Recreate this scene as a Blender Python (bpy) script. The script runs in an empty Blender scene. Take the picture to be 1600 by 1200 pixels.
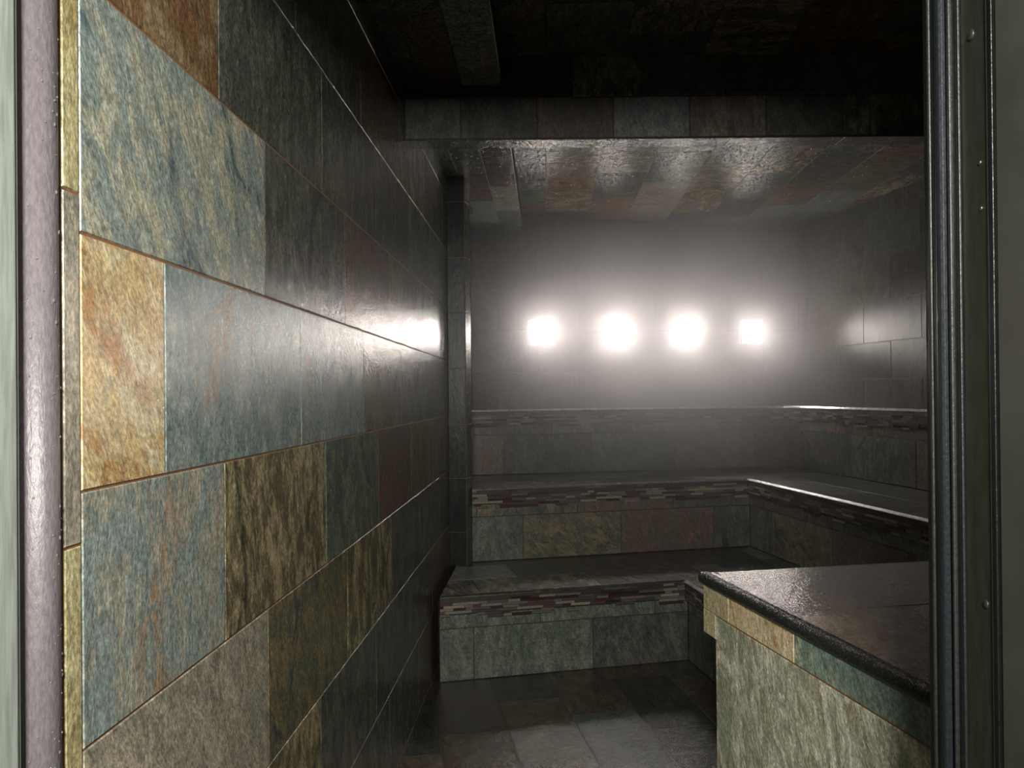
import bpy, bmesh, math, random
from mathutils import Vector, Matrix
C = bpy.context.scene
COL = C.collection
rnd = random.Random(7)

# ---------------------------------------------------------------- camera
H = 1.36
def make_camera():
    roll, pitch, yaw = .00902, .00464, .0438
    c, s = math.cos(yaw), math.sin(yaw)
    r = Vector((c, s, 0)); fw = Vector((-s, c, 0)); u = Vector((0, 0, 1))
    fw2 = fw*math.cos(pitch) + u*math.sin(pitch)
    u2 = -fw*math.sin(pitch) + u*math.cos(pitch)
    r3 = r*math.cos(roll) - u2*math.sin(roll)
    u3 = r*math.sin(roll) + u2*math.cos(roll)
    cam = bpy.data.cameras.new('camera')
    o = bpy.data.objects.new('camera', cam); COL.objects.link(o)
    m = Matrix((r3, u3, -fw2)).transposed().to_4x4(); m.translation = Vector((0, 0, H))
    o.matrix_world = m
    cam.sensor_width = 36; cam.lens = 1230/1600*36
    cam.shift_y = 11.8/1600
    cam.clip_start = .05
    C.camera = o
make_camera()

# ---------------------------------------------------------------- world, light outside the door, exposure
w = bpy.data.worlds.new('world'); C.world = w; w.use_nodes = True
w.node_tree.nodes['Background'].inputs[0].default_value = (.62, .68, .60, 1)
w.node_tree.nodes['Background'].inputs[1].default_value = .05
def area(name, loc, target, size, power, col):
    l = bpy.data.lights.new(name, 'AREA'); l.energy = power; l.size = size; l.shape = 'SQUARE'; l.color = col
    o = bpy.data.objects.new(name, l); COL.objects.link(o); o.location = loc
    o.rotation_euler = (Vector(target)-Vector(loc)).to_track_quat('-Z', 'Y').to_euler()
    return o
area('hallway_light', (-.02, -.55, 1.88), (-.1, 2.2, 1.1), .3, 84, (1, .975, .90))
C.view_settings.view_transform = 'Standard'; C.view_settings.look = 'None'
C.view_settings.gamma = 1; C.view_settings.use_curve_mapping = False
C.view_settings.exposure = 0.0
LAMP = 78.0           # radiance of the square wall lights
try:
    C.cycles.sample_clamp_indirect = 4
    C.cycles.volume_step_rate = 2.0
    C.cycles.max_bounces = 8
except Exception: pass

# ---------------------------------------------------------------- helpers
def S(r, g, b):
    f = lambda v: (v/255/12.92) if v/255 <= .04045 else ((v/255+.055)/1.055)**2.4
    return (f(r), f(g), f(b), 1)
def link(name, bm, mats, parent=None, smooth=False):
    me = bpy.data.meshes.new(name); bm.to_mesh(me); bm.free()
    for m in (mats if isinstance(mats, (list, tuple)) else [mats]): me.materials.append(m)
    if smooth:
        for p in me.polygons: p.use_smooth = True
    o = bpy.data.objects.new(name, me); COL.objects.link(o)
    if parent: o.parent = parent
    return o
def thing(name, label, cat, group=None):
    o = bpy.data.objects.new(name, None); COL.objects.link(o)
    o['label'] = label; o['category'] = cat
    if group: o['group'] = group
    return o
def tag(o, label=None, cat=None, group=None, kind=None):
    for k, v in (('label', label), ('category', cat), ('group', group), ('kind', kind)):
        if v: o[k] = v
    return o
def D(a):
    a = math.radians(a); return Vector((math.cos(a), math.sin(a), 0))

def prism(bm, pts, z0, z1, mat=0):
    """vertical prism over a plan polygon (ccw)"""
    a = [bm.verts.new((p[0], p[1], z0)) for p in pts]; b = [bm.verts.new((p[0], p[1], z1)) for p in pts]
    n = len(pts); fs = [bm.faces.new(b), bm.faces.new(a[::-1])]
    for i in range(n): fs.append(bm.faces.new((a[i], a[(i+1) % n], b[(i+1) % n], b[i])))
    for f in fs: f.material_index = mat
    return fs
def tube(bm, a, b, r, n=10, mat=0):
    a, b = Vector(a), Vector(b); d = (b-a).normalized()
    x = d.orthogonal().normalized(); y = d.cross(x)
    ra = []; rb = []
    for i in range(n):
        t = 2*math.pi*i/n; o = x*math.cos(t)*r + y*math.sin(t)*r
        ra.append(bm.verts.new(a+o)); rb.append(bm.verts.new(b+o))
    for i in range(n):
        f = bm.faces.new((ra[i], ra[(i+1) % n], rb[(i+1) % n], rb[i])); f.smooth = True; f.material_index = mat
    bm.faces.new(ra[::-1]).material_index = mat; bm.faces.new(rb).material_index = mat

def clip(poly, p, n):
    """keep the side n.(x-p)>=0 of a 2D polygon"""
    out = []
    for i in range(len(poly)):
        a, b = poly[i], poly[(i+1) % len(poly)]
        da = (a[0]-p[0])*n[0]+(a[1]-p[1])*n[1]; db = (b[0]-p[0])*n[0]+(b[1]-p[1])*n[1]
        if da >= 0: out.append(a)
        if (da >= 0) != (db >= 0):
            t = da/(da-db); out.append((a[0]+(b[0]-a[0])*t, a[1]+(b[1]-a[1])*t))
    return out
def area2(p): return sum(p[i][0]*p[(i+1) % len(p)][1]-p[(i+1) % len(p)][0]*p[i][1] for i in range(len(p)))/2
def inset(poly, d):
    out = list(poly)
    for i in range(len(poly)):
        a, b = poly[i], poly[(i+1) % len(poly)]
        L = math.hypot(b[0]-a[0], b[1]-a[1])
        if L < 1e-6: continue
        n = (-(b[1]-a[1])/L, (b[0]-a[0])/L)
        out = clip(out, (a[0]+n[0]*d, a[1]+n[1]*d), n)
        if len(out) < 3: return []
    # drop duplicates
    res = []
    for q in out:
        if not res or math.hypot(q[0]-res[-1][0], q[1]-res[-1][1]) > 1e-5: res.append(q)
    if len(res) > 1 and math.hypot(res[0][0]-res[-1][0], res[0][1]-res[-1][1]) < 1e-5: res.pop()
    return res if len(res) >= 3 else []

# palette of slate tiles: (base, second, patches)
PAL = {
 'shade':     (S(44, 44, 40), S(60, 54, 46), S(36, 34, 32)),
 'bluebeige': (S(132, 144, 138), S(170, 166, 142), S(62, 82, 92)),
 'gold':      (S(196, 168, 112), S(205, 190, 150), S(160, 112, 54)),
 'bluegrey':  (S(112, 128, 126), S(140, 148, 138), S(122, 106, 74)),
 'tealrust':  (S(128, 142, 138), S(160, 154, 134), S(152, 116, 84)),
 'olive':     (S(92, 86, 62), S(164, 148, 108), S(36, 42, 40)),
 'greybeige': (S(142, 136, 120), S(168, 158, 134), S(104, 100, 90)),
 'bluebrown': (S(92, 92, 74), S(126, 108, 72), S(38, 54, 72)),
 'green':     (S(84, 96, 82), S(112, 120, 100), S(60, 70, 66)),
 'dark':      (S(74, 78, 70), S(98, 98, 84), S(52, 52, 46)),
 'brown':     (S(112, 82, 52), S(136, 116, 84), S(70, 58, 44)),
 'rust':      (S(104, 76, 58), S(92, 88, 76), S(128, 82, 56)),
 'sage':      (S(142, 146, 118), S(200, 198, 172), S(142, 128, 80)),
 'cream':     (S(170, 158, 110), S(184, 176, 130), S(146, 120, 62)),
 'teal':      (S(98, 120, 106), S(116, 134, 116), S(176, 176, 130)),
 'goldteal':  (S(178, 148, 84), S(190, 168, 112), S(110, 124, 104)),
}
RANDOM = ['green', 'dark', 'dark', 'brown', 'rust', 'bluegrey', 'green', 'olive', 'bluebrown', 'greybeige']

def slate_panel(name, O, U, V, N, tiles, mats, back=None, parent=None, gap=.0035, raise_=.002, thick=.02, bound=None, seed=1):
    """tiles: list of (poly2d or (u0,u1,v0,v1), kind or None, streak angle); back: outline polygon in (u,v) of the grout bed"""
    R = random.Random(seed)
    O, U, V, N = Vector(O), Vector(U).normalized(), Vector(V).normalized(), Vector(N).normalized()
    flip = U.cross(V).dot(N) < 0
    bm = bmesh.new()
    uv = bm.loops.layers.uv.new('UVMap')
    la, lb, lc = (bm.loops.layers.float_color.new(k) for k in ('ca', 'cb', 'cc'))
    def P(q, h): return O + U*q[0] + V*q[1] + N*h
    if back:
        a = [bm.verts.new(P(q, 0)) for q in back]; b = [bm.verts.new(P(q, -thick)) for q in back]
        if flip: a.reverse(); b.reverse()
        n = len(a)
        fs = [bm.faces.new(a), bm.faces.new(b[::-1])]
        for i in range(n): fs.append(bm.faces.new((a[(i+1) % n], a[i], b[i], b[(i+1) % n])))
        for f in fs: f.material_index = 1
    for t in tiles:
        shp, kind, ang = (list(t)+[None, None])[:3]
        if len(shp) == 4 and not isinstance(shp[0], (tuple, list)):
            u0, u1, v0, v1 = shp; shp = [(u0, v0), (u1, v0), (u1, v1), (u0, v1)]
        shp = inset(shp, gap/2)
        if bound and shp:
            for i in range(len(bound)):
                a, b = bound[i], bound[(i+1) % len(bound)]
                n = (-(b[1]-a[1]), b[0]-a[0])
                shp = clip(shp, a, n)
                if len(shp) < 3: break
        if len(shp) < 3 or abs(area2(shp)) < 2e-5: continue
        base = inset(shp, 0.0) or shp
        top = inset(shp, .0014)
        if len(top) != len(base):
            top = base
        pal = PAL[kind or R.choice(RANDOM)]
        k = R.uniform(.86, 1.12) if kind is None else 1
        ang = R.choice([-.3, .2, 0, .5, 1.57, 1.3]) if ang is None else ang
        ca, cb, cc = (tuple(x*k for x in c[:3])+(1,) for c in pal)
        off = (R.uniform(-40, 40), R.uniform(-40, 40)); cs, sn = math.cos(ang), math.sin(ang)
        vt = [bm.verts.new(P(q, raise_)) for q in top]; vb = [bm.verts.new(P(q, 0)) for q in base]
        fl = []
        def addf(vs, qs):
            if flip: vs = vs[::-1]; qs = qs[::-1]
            f = bm.faces.new(vs); f.material_index = 0
            for l, q in zip(f.loops, qs):
                l[uv].uv = (q[0]*cs+q[1]*sn+off[0], -q[0]*sn+q[1]*cs+off[1])
                l[la] = ca; l[lb] = cb; l[lc] = cc
        addf(vt, top)
        n = len(top)
        for i in range(n):
            j = (i+1) % n
            addf([vb[i], vb[j], vt[j], vt[i]], [base[i], base[j], top[j], top[i]])
    return link(name, bm, mats, parent)

def running(u0, u1, rows, length, first):
    """rows: list of v edges; first: joint position of each row; kinds random"""
    out = []
    for i in range(len(rows)-1):
        s = first[i % len(first)]
        while s > u0: s -= length
        while s < u1:
            a, b = max(s, u0), min(s+length, u1)
            if b-a > .01: out.append(((a, b, rows[i], rows[i+1]),))
            s += length
    return out

# ---------------------------------------------------------------- materials
class NB:
    def __init__(s, name):
        s.m = bpy.data.materials.new(name); s.m.use_nodes = True; s.t = s.m.node_tree
        s.b = s.t.nodes['Principled BSDF']; s.out = s.t.nodes['Material Output']
    def n(s, typ, ins=None, **kw):
        o = s.t.nodes.new(typ)
        for k, v in kw.items(): setattr(o, k, v)
        for k, v in (ins or {}).items(): s.set(o.inputs[k], v)
        return o
    def set(s, sock, v):
        if isinstance(v, bpy.types.NodeSocket): s.t.links.new(v, sock)
        else: sock.default_value = v
    def mix(s, f, a, b, mode='MIX'):
        o = s.t.nodes.new('ShaderNodeMix'); o.data_type = 'RGBA'; o.blend_type = mode
        s.set(o.inputs[0], f); s.set(o.inputs[6], a); s.set(o.inputs[7], b); return o.outputs[2]
    def math(s, op, a, b=0.0, c=0.0):
        o = s.t.nodes.new('ShaderNodeMath'); o.operation = op
        s.set(o.inputs[0], a); s.set(o.inputs[1], b); s.set(o.inputs[2], c); return o.outputs[0]
    def ramp(s, f, a, b, lo=0.0, hi=1.0):
        o = s.t.nodes.new('ShaderNodeMapRange'); o.interpolation_type = 'SMOOTHSTEP'
        s.set(o.inputs[0], f); o.inputs[1].default_value = a; o.inputs[2].default_value = b
        o.inputs[3].default_value = lo; o.inputs[4].default_value = hi; return o.outputs[0]
    def noise(s, vec, scale, detail=6, rough=.6, dist=0.0):
        return s.n('ShaderNodeTexNoise', {'Vector': vec, 'Scale': scale, 'Detail': detail, 'Roughness': rough, 'Distortion': dist}).outputs[0]
    def map(s, vec, sc):
        return s.n('ShaderNodeMapping', {'Vector': vec, 'Scale': sc}).outputs[0]

def slate(name, rough=.28, bump=.5, drops=0.0, coarse=1.0, gain=1.0, spec=.5, sat=.8, big=(15, 6.5), dist=.5):
    k = NB(name)
    uv = k.n('ShaderNodeUVMap', uv_map='UVMap').outputs[0]
    ca, cb, cc = (k.n('ShaderNodeAttribute', attribute_name=a).outputs[0] for a in ('ca', 'cb', 'cc'))
    n1 = k.noise(k.map(uv, (big[0], big[1], 1)), 1.0, 12, .80, dist)
    n2 = k.noise(k.map(uv, (7, 3, 1)), 1.0, 5, .6, 1.4)
    n3 = k.noise(k.map(uv, (80, 34, 1)), 1.0, 5, .65, .6)
    n4 = k.noise(k.map(uv, (230, 120, 1)), 1.0, 4, .7)
    n5 = k.noise(k.map(uv, (34, 20, 1)), 1.0, 4, .7, 1.5)
    c = k.mix(k.ramp(n1, .45, .58), ca, cb)
    f2 = k.math('MULTIPLY', k.ramp(n2, .55, .66), k.ramp(n5, .36, .56))
    c = k.mix(k.math('MULTIPLY', f2, .85), c, cc)
    v = k.ramp(n3, .3, .7, .72, 1.25)
    v2 = k.ramp(n4, .36, .64, .66, 1.32)
    v3 = k.ramp(n5, .3, .7, .85, 1.15)
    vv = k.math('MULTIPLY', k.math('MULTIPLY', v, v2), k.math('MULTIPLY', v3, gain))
    cm = k.n('ShaderNodeCombineColor', {'Red': vv, 'Green': vv, 'Blue': vv}).outputs[0]
    c = k.mix(1.0, c, cm, 'MULTIPLY')
    c = k.n('ShaderNodeHueSaturation', {'Saturation': sat, 'Value': 1.0, 'Color': c}).outputs[0]
    k.set(k.b.inputs['Base Color'], c)
    k.set(k.b.inputs['Roughness'], k.math('ADD', k.math('MULTIPLY', n5, .16), rough-.08))
    k.b.inputs['Specular IOR Level'].default_value = spec
    h = k.math('ADD', k.math('MULTIPLY', k.noise(k.map(uv, (50, 20, 1)), 1.0, 7, .66, .5), .9), k.math('MULTIPLY', n4, .28))
    h = k.math('ADD', h, k.math('MULTIPLY', n1, .5*coarse))
    bp = k.n('ShaderNodeBump', {'Strength': bump, 'Distance': .006, 'Height': h})
    nrm = bp.outputs[0]
    if drops > 0:
        vo = k.n('ShaderNodeTexVoronoi', {'Vector': uv, 'Scale': 90.0, 'Randomness': 1.0})
        dd = k.ramp(vo.outputs['Distance'], .10, .42, 1, 0)
        bp2 = k.n('ShaderNodeBump', {'Strength': drops, 'Distance': .006, 'Height': dd, 'Normal': nrm})
        nrm = bp2.outputs[0]
    k.set(k.b.inputs['Normal'], nrm)
    return k.m
def plain(name, col, rough=.5, metal=0.0, bump=0.0, scale=60, spec=.5, drops=0.0, stretch=(1, 1, 1)):
    k = NB(name); co = k.n('ShaderNodeTexCoord').outputs['Object']
    n = k.noise(k.map(co, stretch), scale, 4, .6)
    v = k.ramp(n, .3, .7, .82, 1.18)
    cm = k.n('ShaderNodeCombineColor', {'Red': v, 'Green': v, 'Blue': v}).outputs[0]
    k.set(k.b.inputs['Base Color'], k.mix(1.0, col, cm, 'MULTIPLY'))
    k.set(k.b.inputs['Roughness'], k.math('ADD', k.math('MULTIPLY', n, .15), rough-.07))
    k.b.inputs['Metallic'].default_value = metal; k.b.inputs['Specular IOR Level'].default_value = spec
    nrm = None
    if bump: nrm = k.n('ShaderNodeBump', {'Strength': bump, 'Distance': .002, 'Height': n}).outputs[0]
    if drops:
        vo = k.n('ShaderNodeTexVoronoi', {'Vector': co, 'Scale': 170.0})
        dd = k.ramp(vo.outputs['Distance'], .1, .4, 1, 0)
        b2 = k.n('ShaderNodeBump', {'Strength': drops, 'Distance': .004, 'Height': dd})
        if nrm: k.set(b2.inputs['Normal'], nrm)
        nrm = b2.outputs[0]
    if nrm: k.set(k.b.inputs['Normal'], nrm)
    return k.m
M_wall = slate('slate_wall_tile', rough=.12, bump=.36, gain=1.02, sat=.92, spec=.85)
M_seat = slate('slate_seat_tile', rough=.13, bump=.6, gain=.6, sat=.6)
M_top = slate('slate_counter_tile', rough=.08, bump=.24, gain=.95, sat=.7, spec=.8)
M_wet = slate('slate_wet_wall_tile', rough=.24, bump=.3, gain=.5, sat=.5, spec=.22)
M_ceil = slate('slate_ceiling_tile_wet', rough=.12, bump=.4, drops=1.0, gain=.85, sat=.9)
M_ceil_dry = slate('slate_ceiling_tile', rough=.5, bump=.4, sat=.5, gain=.62)
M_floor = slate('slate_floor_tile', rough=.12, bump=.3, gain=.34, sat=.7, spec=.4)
M_riser = slate('slate_riser_tile', rough=.25, bump=.4, gain=.95, sat=.7)
M_body = slate('slate_riven_tile', rough=.4, bump=1.0, sat=.8, gain=1.25, big=(9, 4.5), dist=1.6)
M_grout = plain('rust_brown_grout', S(128, 88, 56), .6, bump=.4, scale=200)
M_grout_d = plain('dark_grout', S(52, 46, 40), .45, bump=.3, scale=200)
M_trim = plain('brushed_metal_edge', S(235, 232, 232), .24, metal=1.0, scale=30)
M_trim2 = plain('satin_metal_edge', S(240, 238, 240), .5, metal=1.0, scale=30)
M_bull = plain('black_stone_edging', S(40, 41, 40), .26, bump=.7, scale=220, drops=.8)
M_gasket = plain('dark_rubber_seal', S(100, 94, 96), .40, bump=.5, scale=300, stretch=(1, 1, .3))
M_alu = plain('green_grey_frame_metal', S(164, 172, 162), .4, metal=.1, bump=.2, scale=120, stretch=(1, 1, .1))
M_black = plain('black_rubber', S(14, 15, 15), .35, bump=.3, scale=200)
M_rib = plain('charcoal_rib_rubber', S(24, 27, 25), .45, bump=.3, scale=200)
M_rib2 = plain('blue_grey_rubber', S(22, 26, 30), .42, bump=.3, scale=200)
M_jamb = plain('dark_olive_frame', S(34, 36, 26), .42, bump=.3, scale=90, stretch=(1, 1, .3))
M_door = plain('grey_door_paint', S(54, 54, 48), .5, bump=.1, scale=8)
M_screw = plain('steel_screw', S(170, 165, 150), .3, metal=1.0)
M_lampframe = plain('warm_white_lamp_frame', S(225, 200, 160), .4)
def mosaic_mat():
    k = NB('glass_stone_mosaic')
    c = k.n('ShaderNodeAttribute', attribute_name='ca').outputs[0]
    co = k.n('ShaderNodeTexCoord').outputs['Object']
    n = k.noise(co, 180, 4, .6); v = k.ramp(n, .3, .7, .75, 1.25)
    cm = k.n('ShaderNodeCombineColor', {'Red': v, 'Green': v, 'Blue': v}).outputs[0]
    k.set(k.b.inputs['Base Color'], k.mix(1.0, c, cm, 'MULTIPLY')); k.b.inputs['Roughness'].default_value = .2
    k.set(k.b.inputs['Normal'], k.n('ShaderNodeBump', {'Strength': .4, 'Distance': .002, 'Height': n}).outputs[0])
    return k.m
M_mos = mosaic_mat()
def glow_mat():
    k = NB('lit_lamp_glass'); k.t.nodes.remove(k.b)
    e = k.n('ShaderNodeEmission', {'Color': (1.0, .90, .84, 1), 'Strength': LAMP})
    k.t.links.new(e.outputs[0], k.out.inputs[0]); return k.m
M_glow = glow_mat()
def water_mat():
    k = NB('water_drop'); k.b.inputs['Base Color'].default_value = (1, 1, 1, 1)
    k.b.inputs['Roughness'].default_value = .03; k.b.inputs['Transmission Weight'].default_value = .9; k.b.inputs['IOR'].default_value = 1.33
    return k.m
M_water = water_mat()

# ---------------------------------------------------------------- plan of the room
A_BACK, A_RIGHT = 14.0, -78.5
eb, er = D(A_BACK), D(A_RIGHT)
XL = -.547
BW = Vector((-.164, 5.84, 0))                      # a point on the back wall
RW = Vector((2.22, 5.77, 0))                       # a point on the right wall
def isect(p, d, q, e):
    den = d.x*e.y-d.y*e.x; t = ((q.x-p.x)*e.y-(q.y-p.y)*e.x)/den
    return p+d*t
CORNER = isect(BW, eb, RW, er)
BL = isect(BW, eb, Vector((XL, 0, 0)), Vector((0, 1, 0)))
YF = .89                                           # inner face of the door wall
RF = isect(RW, er, Vector((0, YF, 0)), Vector((1, 0, 0)))
ZC, ZS = 2.69, 2.583                               # ceiling, dropped strip
plan = [(XL, YF), (RF.x, RF.y), (CORNER.x, CORNER.y), (BL.x, BL.y)]

# floor: tiles run with the room (towards er), laid in long rows
fu = -er; fv = Vector((-fu.y, fu.x, 0))            # fu points to the back, fv to the left
def loc2(p, O, U, V): q = Vector((p[0], p[1], 0))-O; return (q.dot(U), q.dot(V))
FO = Vector((0, 0, 0))
fb = [loc2(p, FO, fu, fv) for p in [(XL-.02, .6), (RF.x, .6), (CORNER.x, CORNER.y), (BL.x-.02, BL.y)]]
rows = [-.192-.2825*i for i in range(9)][::-1] + [-.192+.2825*(i+1) for i in range(5)]
ft = running(.2, 7, rows, .585, [2.1, 2.3, 2.0, 2.42, 1.9])
kinds = {}
FK = ['dark', 'brown', 'bluegrey', 'rust', 'dark', 'green', 'bluebrown']
R0 = random.Random(4)
ft = [(t[0], R0.choice(FK), R0.choice([0, 1.57, .4])) for t in ft]
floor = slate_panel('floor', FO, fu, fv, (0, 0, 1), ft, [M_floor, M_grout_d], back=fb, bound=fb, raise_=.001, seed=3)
floor['kind'] = 'structure'

# left wall
rowz = [-.02, .035, .34, .645, .948, 1.251, 1.556, 1.861, 2.165, 2.47, 2.69]
first = [1.2, 1.45, 1.25, 1.51, 1.309, 1.104, 1.510, 1.297, 1.1, 1.3]
wt = []
special = {(3, 0): ('greybeige', .55), (3, 1): ('bluebrown', .25), (3, 2): ('olive', .1), (4, 0): ('tealrust', 0), (4, 1): ('olive', .1), (4, 2): ('green', .2), (4, 3): ('rust', 0),
           (5, 0): ('gold', .6), (5, 1): ('bluegrey', 0), (5, 2): ('bluegrey', .1), (5, 3): ('bluebrown', 0), (5, 4): ('green', 0),
           (6, 0): ('bluebeige', .5), (6, 1): ('dark', 0), (6, 2): ('rust', 0), (7, 0): ('brown', .2), (7, 1): ('dark', 0), (7, 2): ('dark', 0), (2, 0): ('greybeige', .4), (2, 1): ('olive', 0)}
YW = .90
for i in range(len(rowz)-1):
    s = first[i]; L = .61
    edges = [YW]
    while s < 5.9: edges.append(s); s += L
    edges.append(BL.y)
    if i in (5,): edges = [YW, 1.104, 1.728, 2.332, 2.942, 3.55, 4.16, 4.77, 5.38, BL.y]
    # the joint line that runs up through every row at the room's opening
    cut = 2.95
    ne = []
    for a, b in zip(edges, edges[1:]):
        ne.append(a)
    ne.append(edges[-1])
    for j, (a, b) in enumerate(zip(ne, ne[1:])):
        kd, an = special.get((i, j), (None, None))
        if kd is None: kd = R0.choice(['dark', 'dark', 'green', 'rust', 'bluebrown', 'dark']); an = R0.choice([0, .15, -.1])
        wt.append(((a, b, rowz[i], rowz[i+1]), kd, an))
wbound = [(.86, 0), (BL.y, 0), (BL.y, ZC), (.86, ZC)]
# narrow jamb strip of tile beside the door seal
sz = [0, .37, .80, 1.19, 1.60, 2.05, 2.5, ZC]
for (a, b), kd in zip(zip(sz, sz[1:]), ['gold', 'gold', 'cream', 'greybeige', 'cream', 'greybeige', 'green']):
    wt.append(((.866, YW, a, b), kd, 0))
wl = slate_panel('wall_left', (XL, 0, 0), (0, 1, 0), (0, 0, 1), (1, 0, 0), wt, [M_wall, M_grout], back=wbound, bound=wbound, thick=.1, gap=.003, raise_=.0018, seed=5)
wl['kind'] = 'structure'

# back wall and right wall
LB = (CORNER-BL).length
zb = [0, .305, .61, .915, 1.22, 1.53, 1.84, 2.15, 2.45, ZC]
bb = [(0, 0), (LB, 0), (LB, ZC), (0, ZC)]
wb = slate_panel('wall_back', BL, eb, (0, 0, 1), Vector((eb.y, -eb.x, 0)), [(t[0], R0.choice(['dark', 'green']), 0) for t in running(0, LB, zb, .61, [.2, .5])], [M_wet, M_grout_d], back=bb, bound=bb, thick=.1, seed=11)
wb['kind'] = 'structure'
LR = (RF-CORNER).length
bb = [(0, 0), (LR, 0), (LR, ZC), (0, ZC)]
zr = [0, .3, .6, .9, 1.2, 1.45, 1.70, 1.98, 2.28, 2.58, ZC]
wr = slate_panel('wall_right', CORNER, er, (0, 0, 1), Vector((er.y, -er.x, 0)), [(t[0], R0.choice(['dark', 'green', 'bluebrown']), 0) for t in running(0, LR, zr, .61, [.15, .45])], [M_wet, M_grout_d], back=bb, bound=bb, thick=.1, seed=12)
wr['kind'] = 'structure'

# ceiling (main) and the dropped strip along the left wall
XS = -.166
cb = [(p[0], p[1]) for p in plan]
def ceil_tiles(x0, x1, step, length, y0=.8, y1=6.7):
    out = []; x = x0; i = 0
    while x < x1:
        for t in running(y0, y1, [x, min(x+step, x1)], length, [(1.0+.23*i)]):
            u0, u1, v0, v1 = t[0]; out.append(((v0, v1, u0, u1), None, R0.choice([0, 1.57])))
        x += step; i += 1
    return out
cbb = [(XL, YF), (RF.x, RF.y), (CORNER.x, CORNER.y), (BL.x, BL.y)]
ce = slate_panel('ceiling', (0, 0, ZC), (1, 0, 0), (0, 1, 0), (0, 0, -1), ceil_tiles(-.6, 3.9, .305, .61), [M_ceil, M_grout_d], back=cbb, bound=cbb, thick=.1, seed=21)
ce['kind'] = 'structure'
yb = lambda x: BL.y + (x-XL)*math.tan(math.radians(A_BACK))
sb = [(XL+.001, YF+.001), (XS, YF+.001), (XS, yb(XS)-.002), (XL+.001, yb(XL)-.002)]
st = []
for i, (a, b) in enumerate([(XL, -.476), (-.476, -.322), (-.322, XS)]):
    for t in running(.8, 6.2, [a, b], .61, [1.0+.27*i]):
        u0, u1, v0, v1 = t[0]; st.append(((v0, v1, u0, u1), ['green', 'rust', 'bluegrey', 'greybeige'][(i+int(u0*2)) % 4], 1.57))
so = slate_panel('trim_1', (0, 0, ZS), (1, 0, 0), (0, 1, 0), (0, 0, -1), st, [M_ceil, M_grout_d], back=sb, bound=sb, thick=ZC-ZS-.001, seed=22)
so['kind'] = 'structure'
bm = bmesh.new(); tube(bm, (XS, YF+.01, ZS-.001), (XS, yb(XS)-.01, ZS-.001), .003, 8)
tag(link('trim_2', bm, M_trim), kind='structure')

# beads of condensation hanging from the ceiling and the dropped strip
bm = bmesh.new(); R = random.Random(8)
def bead(x, y, z, r):
    rings = []
    for k, (cr, dz) in enumerate(((1, 0), (.8, -.45))):
        rings.append([bm.verts.new((x+r*cr*math.cos(i*1.0472), y+r*cr*math.sin(i*1.0472), z+r*dz)) for i in range(6)])
    tip = bm.verts.new((x, y, z-r*.7))
    for i in range(6):
        j = (i+1) % 6
        bm.faces.new((rings[0][j], rings[0][i], rings[1][i], rings[1][j])); bm.faces.new((rings[1][j], rings[1][i], tip))
for i in range(9000):
    y = 3.2+(R.random()**1.3)*2.5; x = R.uniform(XL+.01, 2.0)
    if y > yb(x)-.03: continue
    bead(x, y, (ZS if x < XS else ZC)-.0022, R.choice([.002, .003, .004, .0055])*(1 if y > 3.6 else .8))
tag(link('condensation_beads', bm, M_water, ce, smooth=True), kind='stuff')

# header between the entry and the steam room
ha = D(2.4); hn = Vector((-ha.y, ha.x, 0)); HO = Vector((XL, 3.068, 0)); HZ = 2.368
HE = isect(HO, ha, RW, er); HL = (HE-HO).length
hb = [(.001, 0), (HL-.001, 0), (HL-.001, ZC-.001-HZ), (.381+.002, ZC-.001-HZ), (.381+.002, ZS-.002-HZ), (.001, ZS-.002-HZ)]
ht = running(0, HL, [0, .162], .30, [.22]) + running(0, HL, [.162, .33], .30, [.06])
HK = ['green', 'dark', 'rust', 'bluegrey', 'brown', 'dark', 'olive', 'green', 'rust']
ht = [(t[0], HK[i % 9], 0) for i, t in enumerate(ht)]
ht2 = []
for t in ht:
    u0, u1, v0, v1 = t[0]
    if u0 < .381 and v1 > ZS-HZ: u0b = u0; v1 = min(v1, ZS-HZ) if u1 <= .39 else v1
    ht2.append(((u0, u1, v0, v1), t[1], t[2]))
O_h = HO+Vector((0, 0, HZ))
hd = slate_panel('trim_3', O_h, ha, (0, 0, 1), -hn, [t for t in ht2 if not (t[0][0] < .39 and t[0][2] > .1)], [M_ceil_dry, M_grout_d],
                 back=hb, bound=[(.001, 0), (HL-.001, 0), (HL-.001, .32), (.001, .32)], thick=.105, seed=31)
hd['kind'] = 'structure'
# its underside
ub = [(.002, 0), (HL-.002, 0), (HL-.002, .105), (.002, .105)]
un = slate_panel('trim_4', HO+Vector((0, 0, HZ-.004)), ha, hn, (0, 0, -1), running(0, HL, [0, .105], .45, [.38]), [M_ceil, M_grout_d], back=ub, bound=ub, thick=.0035, raise_=.001, seed=32)
un['kind'] = 'structure'

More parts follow.
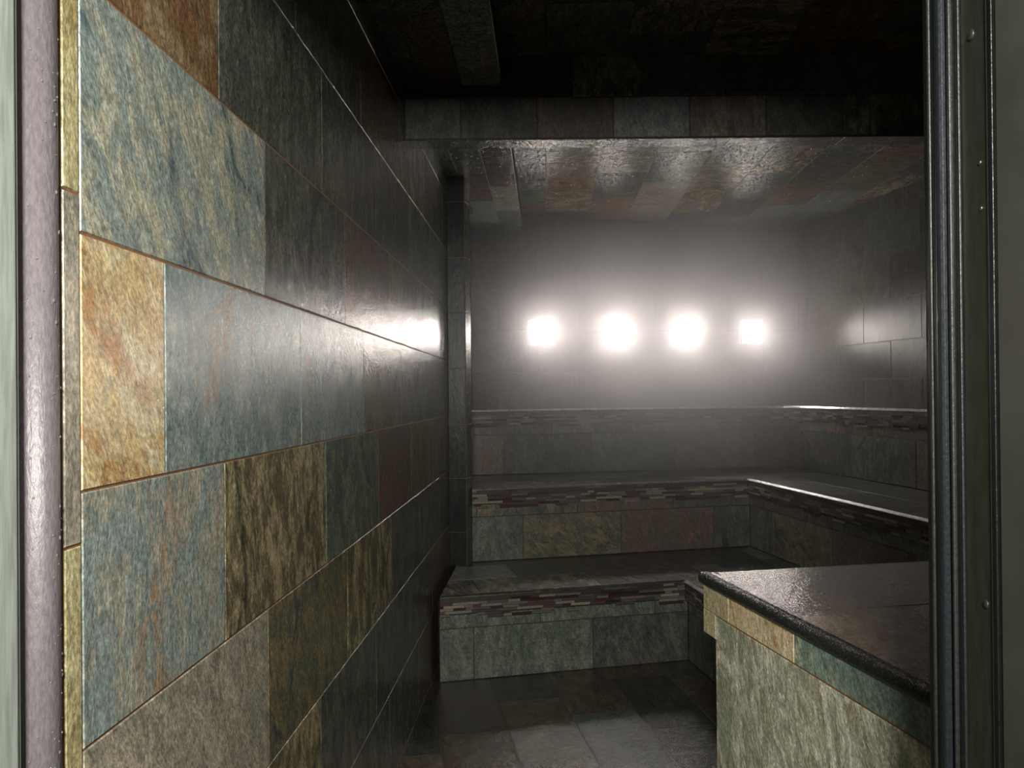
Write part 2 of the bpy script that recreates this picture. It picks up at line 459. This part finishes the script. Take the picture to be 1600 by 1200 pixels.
# the pilaster at the end of the entry wall
pc = [(XL, 4.36), (-.449, 4.36), (-.427, 4.45), (XL, 4.45)]
pil = bpy.data.objects.new('trim_5', None); COL.objects.link(pil); pil['kind'] = 'structure'
zp = [.415, .6, .9, 1.2, 1.51, 1.82, 2.13, 2.44, ZS-.001]
bd = [(0, .416), (.098, .416), (.098, ZS-.002), (0, ZS-.002)]
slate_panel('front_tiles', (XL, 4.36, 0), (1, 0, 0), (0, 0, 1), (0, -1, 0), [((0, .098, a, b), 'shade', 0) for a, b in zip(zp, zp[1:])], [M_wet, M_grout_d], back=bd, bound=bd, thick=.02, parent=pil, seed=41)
sd = Vector((.022, .09, 0)); sl = sd.length; sdn = sd.normalized()
bd = [(0, .416), (sl, .416), (sl, ZS-.002), (0, ZS-.002)]
slate_panel('side_tiles', (-.449, 4.36, 0), sdn, (0, 0, 1), Vector((sdn.y, -sdn.x, 0)), [((0, sl, a, b), 'green', 0) for a, b in zip(zp, zp[1:])], [M_wet, M_grout], back=bd, bound=bd, thick=.015, parent=pil, seed=42)
bm = bmesh.new(); prism(bm, [(XL+.004, 4.383), (-.47, 4.383), (-.446, 4.448), (XL+.004, 4.448)], .416, ZS-.002); link('core', bm, M_grout_d, pil)

# unseen wall with the doorway, added to block outside light (its opening is what the camera looks through)
DX0, DX1, DH = XL, .42, 2.05
bm = bmesh.new()
prism(bm, [(DX1+.03, .70), (RF.x+.1, .70), (RF.x+.1, YF), (DX1+.03, YF)], 0, ZC)
prism(bm, [(XL-.6, .70), (XL-.101, .70), (XL-.101, YF), (XL-.6, YF)], 0, ZC)
prism(bm, [(XL-.1, .70), (DX1+.03, .70), (DX1+.03, .855), (XL-.1, .855)], DH+.03, ZC)
tag(link('wall_front_unseen', bm, plain('plain_grey_wall', S(110, 112, 104), .6, bump=.2)), kind='structure')

# ---------------------------------------------------------------- benches
def mosaic(name, P0, P1, n, ztop, hgt, parent, seed, dim=1.0):
    """band of thin staggered strips of glass and stone"""
    R = random.Random(seed); d = (P1-P0); L = d.length; d.normalize()
    bm = bmesh.new(); la = bm.loops.layers.float_color.new('ca')
    cols = [S(70, 48, 46), S(84, 62, 58), S(50, 38, 38), S(60, 46, 44), S(122, 114, 106), S(138, 128, 110), S(96, 92, 86), S(106, 98, 88), S(66, 66, 64), S(84, 80, 78), S(74, 68, 66)]
    nr = 8; rh = hgt/nr
    def box(u0, u1, z0, z1, t, c, m=0):
        vs = [bm.verts.new(P0+d*u+n*h+Vector((0, 0, z))) for h in (0, t) for (u, z) in ((u0, z0), (u1, z0), (u1, z1), (u0, z1))]
        for q in ((4, 5, 6, 7), (3, 2, 1, 0), (0, 1, 5, 4), (1, 2, 6, 5), (2, 3, 7, 6), (3, 0, 4, 7)):
            f = bm.faces.new([vs[i] for i in q]); f.material_index = m
            for l in f.loops: l[la] = c
    # backing
    box(0, L, ztop-hgt+rh*1.6, ztop-.001, .001, (0, 0, 0, 1), 1)
    for r in range(nr):
        u = -R.uniform(0, .1); z1 = ztop-r*rh-.001; z0 = z1-rh+.0016
        pg = 0
        while u < L:
            ln = R.choice([.04, .06, .08, .1, .13])
            a, b = max(u, 0), min(u+ln-.002, L)
            keep = r < nr-2 or (R.random() < (.62 if r == nr-2 else .35))
            if b-a > .006 and keep:
                box(a, b, z0, z1, R.choice([.003, .0045, .006]), R.choice(cols))
            u += ln
    bmesh.ops.recalc_face_normals(bm, faces=bm.faces)
    return link(name, bm, [M_mos, M_grout_d], parent)

END = isect(Vector((.477, 2.418, 0)), D(13.2), Vector((1.72, 2.5, 0)), er)   # benches on the right end at the counter
ENDD = D(13.2)
def bench(name, label, N0, NC, aR, h, hbase, riser0, depthline_back, depthline_right, seed, kinds, xback):
    """L-shaped tier. N0 -> NC nosing along the back, then NC -> er direction. depthline_*: (point, dir) of the next tier/wall line behind."""
    t = thing(name, label, 'bench')
    d1 = (NC-N0).normalized(); n1 = Vector((d1.y, -d1.x, 0))           # n1 faces the camera
    d2 = D(aR); n2 = Vector((d2.y, -d2.x, 0))
    NE = isect(NC, d2, END+ENDD*0-Vector((0, -.012, 0)), ENDD)
    # seat: two convex quads mitred at the corner
    KB = isect(depthline_back[0], depthline_back[1], depthline_right[0], depthline_right[1])
    lw = isect(depthline_back[0], depthline_back[1], Vector((xback, 0, 0)), Vector((0, 1, 0)))
    re = isect(depthline_right[0], depthline_right[1], END+Vector((0, .012, 0)), ENDD)
    th = .03
    for k, (quad, U) in enumerate((([N0, NC, KB, lw], d1), ([NC, NE, re, KB], d2))):
        V = Vector((-U.y, U.x, 0)); O = quad[0]
        q2 = [((p-O).dot(U), (p-O).dot(V)) for p in quad]
        if area2(q2) < 0: q2 = q2[::-1]
        us = [q[0] for q in q2]; vs = [q[1] for q in q2]
        rws = [min(vs)]
        while rws[-1] < max(vs): rws.append(rws[-1]+.305)
        slate_panel('seat', O+Vector((0, 0, h-.002)), U, V, (0, 0, 1), running(min(us), max(us), rws, .61, [.2, .45]), [M_seat, M_grout_d], back=q2, bound=q2, thick=th, raise_=.002, parent=t, seed=seed+k)
    # risers, set back a little under the nosing
    sb_ = .028
    for k, (a, b, d, n) in enumerate(((N0, NC, d1, n1), (NC, NE, d2, n2))):
        a2, b2 = a-n*sb_, b-n*sb_
        if k == 0: b2 = isect(a2, d, NC-n2*sb_, d2)
        else: a2 = isect(N0-n1*sb_, d1, a2, d)
        L = (b2-a2).length; top = h-.033
        bd = [(0, hbase), (L, hbase), (L, top), (0, top)]
        zc = h-.165
        j0 = riser0[k]
        tl = running(0, L, [hbase, zc], .60, [j0]) + running(0, L, [zc, top], .60, [j0+.33])
        tl = [(x[0], kinds[i % len(kinds)], R0.choice([.3, .9, 0])) for i, x in enumerate(tl)]
        slate_panel('riser', a2+n*(-.002), d, (0, 0, 1), n, tl, [M_riser, M_grout_d], back=bd, bound=bd, thick=.02, parent=t, seed=seed+10+k)
        # nosing board carrying the mosaic
        bm = bmesh.new()
        a3, b3 = a2+n*.001, b2+n*.001; c3, e3 = (b-n*.005), (a-n*.005)
        prism(bm, [a3, e3, c3, b3][::1], h-.09, h-.033) if False else prism(bm, [e3, c3, b3, a3], h-.085, h-.033)
        bmesh.ops.recalc_face_normals(bm, faces=bm.faces)
        link('nosing_board', bm, M_grout_d, t)
        mosaic('mosaic_band', e3, c3, n, h-.008, .104, t, seed*3+k)
        bm = bmesh.new()
        prof = [(-.012, -.003), (-.012, .0025), (-.009, .004), (-.005, .004), (.0045, -.0055), (.0045, -.009), (.0015, -.011), (-.004, -.011)]
        ra, rb = ([bm.verts.new(p+n*o+Vector((0, 0, h+z))) for o, z in prof] for p in (a, b))
        for i in range(8): bm.faces.new((ra[i], ra[(i+1) % 8], rb[(i+1) % 8], rb[i]))
        bm.faces.new(ra[::-1]); bm.faces.new(rb); bmesh.ops.recalc_face_normals(bm, faces=bm.faces)
        link('metal_edge', bm, M_trim, t)
    return t

N1a, N1c = Vector((-.510, 3.69, 0)), Vector((.690, 4.02, 0))
N2a, N2c = Vector((-.423, 4.42, 0)), Vector((1.225, 4.885, 0))
N3a, N3c = Vector((-.52, 5.115, 0)), Vector((1.68, 5.66, 0))
back_of = lambda a, c, o=.03: ((a-Vector(((c-a).normalized().y, -(c-a).normalized().x, 0))*o), (c-a).normalized())
def rline(c, o=.03): n = Vector((er.y, -er.x, 0)); return (c-n*o, er)
bench('lower_tiled_bench', 'lowest tiled bench tier with mosaic edge, rising straight from the floor', N1a, N1c, A_RIGHT, .415, .002, (.165, .3),
      back_of(N2a, N2c), rline(N2c), 50, ['green', 'green', 'dark', 'green'], -.51)
bench('middle_tiled_bench', 'middle tiled bench tier with mosaic edge and bright metal strip', N2a, N2c, A_RIGHT, .835, .417, (.3, .3),
      back_of(N3a, N3c), rline(N3c), 60, ['green', 'bluebrown', 'rust', 'dark'], -.535)
bench('upper_tiled_bench', 'highest tiled bench tier, just below the four square wall lights', N3a, N3c, A_RIGHT, 1.264, .837, (.25, .2),
      (BW-Vector((-eb.y, eb.x, 0))*.003, eb), (RW-Vector((-er.y, er.x, 0))*.003, er), 70, ['rust', 'dark', 'green', 'brown'], -.54)

# ---------------------------------------------------------------- counter (tiled half wall) on the right
ct = thing('tiled_counter', 'chunky slate-tiled counter with dark rounded edge at right beside the doorway', 'counter')
CF = Vector((.477, 2.418, 0)); cd = D(-76.6); cn = Vector((cd.y, -cd.x, 0))       # cn faces left into the room
cw = D(13.0)                                                                       # along the far edge to the right
CT = .815; CW = 1.24
SL = 1.52                                         # length towards the door wall
TOP = CF+cn*.012
def cq(u0, u1, w0, w1):
    return [CF+cd*u0+cw*w0, CF+cd*u1+cw*w0, CF+cd*u1+cw*w1, CF+cd*u0+cw*w1]
# top
U = cd; V = Vector((-U.y, U.x, 0)); q = cq(-.0, SL, .012, CW); q2 = [((p-CF).dot(U), (p-CF).dot(V)) for p in q]
if area2(q2) < 0: q2 = q2[::-1]
tt = []
for i, (a, b) in enumerate(((-.2, .455), (.455, 1.06), (1.06, 1.7))):
    skew = .0
    for j, w in enumerate((0, .61)):
        pass
    P4 = [loc2(p, CF, U, V) for p in (CF+cd*a+cw*-.1, CF+cd*b+cw*-.1, CF+cd*b+cw*2, CF+cd*a+cw*2)]
    if area2(P4) < 0: P4 = P4[::-1]
    tt.append((P4, ['rust', 'brown', 'olive'][i], 1.2))
slate_panel('counter_top', CF+Vector((0, 0, CT-.002)), U, V, (0, 0, 1), tt, [M_top, M_grout], back=q2, bound=q2, thick=.03, parent=ct, seed=81)
# apron
ap = [((-.02, .155, .705, .782), 'cream', 0), ((.155, .74, .705, .782), 'goldteal', .15), ((.74, 1.35, .705, .782), 'teal', .1), ((1.35, 1.6, .705, .782), 'green', 0)]
ap = [((-.012, .155, .705, .787), 'cream', 0), ((.155, .50, .705, .787), 'gold', .15), ((.50, 1.12, .705, .787), 'teal', .1), ((1.12, 1.6, .705, .787), 'green', 0)]
slate_panel('apron', CF, cd, (0, 0, 1), cn, ap, [M_body, M_grout], back=[(-.012, .703), (SL, .703), (SL, .79), (-.012, .79)], thick=.02, gap=.003, parent=ct, seed=82, bound=[(-.012, .7), (SL, .7), (SL, .79), (-.012, .79)])
slate_panel('apron_end', CF, cd, (0, 0, 1), cn, [((-.012, .0695, .634, .705), 'cream', 0)], [M_body, M_grout], back=[(-.012, .634), (.070, .634), (.070, .7028), (-.012, .7028)], gap=.0005, thick=.02, parent=ct, seed=82)
# body
bt = [((.070, 1.07, -.2, .705), 'sage', .3), ((1.07, 1.29, -.2, .705), 'sage', -.1), ((1.29, 1.9, -.2, .705), 'greybeige', 0)]
slate_panel('body_side', CF, cd, (0, 0, 1), cn, bt, [M_body, M_grout], back=[(.0705, 0.002), (SL, 0.002), (SL, .7025), (.0705, .7025)], thick=.03, gap=.004, parent=ct, seed=83, bound=[(.07, .002), (SL, .002), (SL, .7025), (.07, .7025)])
bm = bmesh.new(); prism(bm, [CF+cd*.072-cn*.031, CF+cd*SL-cn*.031, CF+cd*SL+cw*CW, CF+cd*.072+cw*CW], .002, .784)
bmesh.ops.recalc_face_normals(bm, faces=bm.faces); link('body', bm, M_grout_d, ct)
bm = bmesh.new(); prism(bm, [CF+cd*-.010-cn*.021, CF+cd*.0715-cn*.021, CF+cd*.0715+cw*CW, CF+cd*-.010+cw*CW], .634, .784)
bmesh.ops.recalc_face_normals(bm, faces=bm.faces); link('overhang', bm, M_grout_d, ct)
# rounded dark edging, roughened, along the side and the far edge
def bullnose(a, b, n, name):
    bm = bmesh.new(); d = (b-a); L = d.length; d.normalize(); prof = []
    for i in range(13):
        t = -math.pi/2 + math.pi*i/12
        prof.append((.006+math.cos(t)*.012, .796+math.sin(t)*.0165+.0035))
    prof = [(-.012, .783)]+prof+[(-.012, .8162)]
    ns = int(L/.012); rings = []
    R = random.Random(5)
    for k in range(ns+1):
        p = a+d*(L*k/ns); ring = []
        for (o, z) in prof:
            j = R.uniform(-.0007, .0007) if o > 0 else 0
            ring.append(bm.verts.new(p+n*(o+j)+Vector((0, 0, z+j))))
        rings.append(ring)
    for k in range(ns):
        m = len(prof)
        for i in range(m):
            bm.faces.new((rings[k][i], rings[k][(i+1) % m], rings[k+1][(i+1) % m], rings[k+1][i]))
    bm.faces.new(rings[0]); bm.faces.new(rings[-1][::-1])
    bmesh.ops.recalc_face_normals(bm, faces=bm.faces)
    return link(name, bm, M_bull, ct, smooth=True)
bullnose(CF-cd*.012, CF+cd*SL, cn, 'rounded_edge')
bm = bmesh.new(); tube(bm, CF-cd*.003+Vector((0, 0, CT-.004)), CF-cd*.003+cw*CW+Vector((0, 0, CT-.004)), .004, 8); link('far_edge_strip', bm, M_bull, ct)

# ---------------------------------------------------------------- the four square wall lights
bn = Vector((eb.y, -eb.x, 0))
LS = .186
def wall_light(s, zc, label):
    t = thing('wall_light', label, 'light', 'square lights in a row on the back wall')
    c = BW+eb*s; t.location = (c.x, c.y, zc); t.rotation_euler = (0, 0, math.radians(A_BACK))
    # local: x along the wall, -y into the room
    h = LS/2; bm = bmesh.new()
    def bx(x0, x1, y0, y1, z0, z1): prism(bm, [(x0, y0), (x1, y0), (x1, y1), (x0, y1)], z0, z1)
    f = .010
    bx(-h, h, -.028, -.003, h-f, h); bx(-h, h, -.028, -.003, -h, -h+f)
    bx(-h, -h+f, -.028, -.003, -h+f, h-f); bx(h-f, h, -.028, -.003, -h+f, h-f)
    link('frame', bm, M_lampframe, t)
    bm = bmesh.new(); g = h-f-.0005
    bx(-g, g, -.020, -.004, -g, g)
    link('diffuser', bm, M_glow, t)
    return t
wall_light(.130, 1.823, 'glowing square wall light, leftmost of the four on the back wall')
wall_light(.690, 1.827, 'glowing square wall light, second from left of the four on the back wall')
wall_light(1.258, 1.833, 'glowing square wall light, third from left of the four on the back wall')
wall_light(1.829, 1.840, 'glowing square wall light, rightmost of the four, nearest the right wall')

# ---------------------------------------------------------------- door frame around the camera's opening
door = bpy.data.objects.new('door_1', None); COL.objects.link(door); door['kind'] = 'structure'
def vbox(name, x0, x1, y0, y1, z0, z1, mat, bev=.0, seg=3):
    bm = bmesh.new(); prism(bm, [(x0, y0), (x1, y0), (x1, y1), (x0, y1)], z0, z1)
    if bev: bmesh.ops.bevel(bm, geom=[e for e in bm.edges if abs(e.verts[0].co.z-e.verts[1].co.z) > .5], offset=bev, segments=seg, affect='EDGES', profile=.5)
    return link(name, bm, mat, door, smooth=False)
# right jamb
vbox('right_jamb', .425, .449, .702, .878, 0, DH, M_jamb)
vbox('jamb_lip', .420, .4245, .8835, .8895, 0, DH, M_black)
def ribs(items):
    for nm, x0, y0, y1, m, bev in items: vbox(nm, x0, .4245, y0, y1, 0, DH, m, bev)
ribs([('seal_rib', .419, .8765, .8825, M_rib, .002), ('seal_rib', .4215, .868, .8755, M_black, .002), ('seal_rib', .418, .8625, .867, M_rib, .002),
      ('seal_bulb', .4155, .845, .8615, M_rib2, .006), ('seal_rib', .4215, .837, .844, M_black, .002), ('seal_rib', .4185, .8325, .836, M_rib, .0015), ('seal_rib', .4215, .8235, .8315, M_black, .002),
      ('seal_rib', .4215, .8200, .8228, M_rib2, .001), ('frame_ridge', .4228, .7698, .7725, M_rib, .001), ('frame_gap', .4225, .762, .7695, M_black, .001)])
vbox('door_edge', .4225, .449, 58e-2, .7565, 0, DH, M_door, .003)
def screw(y, z, r):
    bm = bmesh.new(); bmesh.ops.create_uvsphere(bm, u_segments=14, v_segments=8, radius=r)
    for v in bm.verts: v.co.x *= .35
    # slot
    o = link('screw', bm, M_screw if r < .004 else M_jamb, door, smooth=True); o.location = (.4245, y, z); return o
screw(.800, 1.714, .0055); screw(.787, 1.583, .0026); screw(.786, 1.538, .0026); screw(.785, 1.153, .0045)
# left jamb: metal frame, groove and rounded rubber seal
vbox('left_jamb', XL-.09, XL-.028, .70, .860, 0, DH, M_jamb)
vbox('frame_profile', XL-.027, XL-.002, .72, .797, 0, DH, M_alu, .006, 4)
vbox('frame_step', XL-.027, XL-.005, .7975, .802, 0, DH, M_alu, .002)
vbox('frame_groove', XL-.027, XL-.014, .8025, .822, 0, DH, M_black, .002)
bm = bmesh.new()
n = 28
ring0 = []; ring1 = []
for i in range(n):
    t = 2*math.pi*i/n; x = XL-.016+math.cos(t)*.024; y = .8445+math.sin(t)*.0215
    ring0.append(bm.verts.new((x, y, 0))); ring1.append(bm.verts.new((x, y, DH)))
for i in range(n): bm.faces.new((ring0[i], ring0[(i+1) % n], ring1[(i+1) % n], ring1[i]))
bm.faces.new(ring1); bm.faces.new(ring0[::-1]); link('rubber_seal', bm, M_gasket, door, smooth=True)
vbox('unseen_head', XL-.05, DX1, .72, .85, DH, DH+.03, M_jamb)  # out of view, added and set low to cut the hallway light
# water droplets on the seal
bm = bmesh.new(); R = random.Random(3)
for i in range(170):
    t = R.uniform(-1.45, .9); z = .78+R.random()**1.5*1.0; r = R.choice([.0006, .0008, .001, .0013])
    x = XL-.016+math.cos(t)*.0242; y = .8445+math.sin(t)*.0217
    m = Matrix.Translation((x, y, z)) @ Matrix.Diagonal((1, 1, R.choice([1, 1.3, 1.8]), 1))
    bmesh.ops.create_icosphere(bm, subdivisions=2, radius=r, matrix=m)
tag(link('water_droplets', bm, M_water, door, smooth=True), kind='stuff')

# ---------------------------------------------------------------- steam inside the room
k = NB('steam'); k.t.nodes.remove(k.b)
co = k.n('ShaderNodeTexCoord').outputs['Object']
sx = k.n('ShaderNodeSeparateXYZ', {'Vector': co})
den = k.ramp(sx.outputs[1], 3.3, 5.8, .015, .16)
vm = k.n('ShaderNodeVectorMath', operation='DISTANCE'); k.set(vm.inputs[0], co); vm.inputs[1].default_value = (.75, 5.6, 1.5)
den = k.math('ADD', den, k.ramp(vm.outputs['Value'], .1, 1.75, .46, 0))
nz = k.ramp(k.noise(co, 1.1, 2, .5), .35, .65, .75, 1.3)
sc = k.n('ShaderNodeVolumeScatter', {'Color': (.98, .95, .99, 1), 'Density': k.math('MULTIPLY', den, nz), 'Anisotropy': .55})
k.t.links.new(sc.outputs[0], k.out.inputs['Volume'])
bm = bmesh.new()
f0 = HO+hn*.2+ha*.01; f1 = HE+hn*.2-ha*.03
prism(bm, [f0, f1, CORNER+Vector((-.02, -.02, 0)), BL+Vector((.01, -.012, 0))], .01, ZC-.01)
tag(link('steam', bm, k.m), 'pale steam haze hanging over the tiled benches', 'steam', kind='stuff')
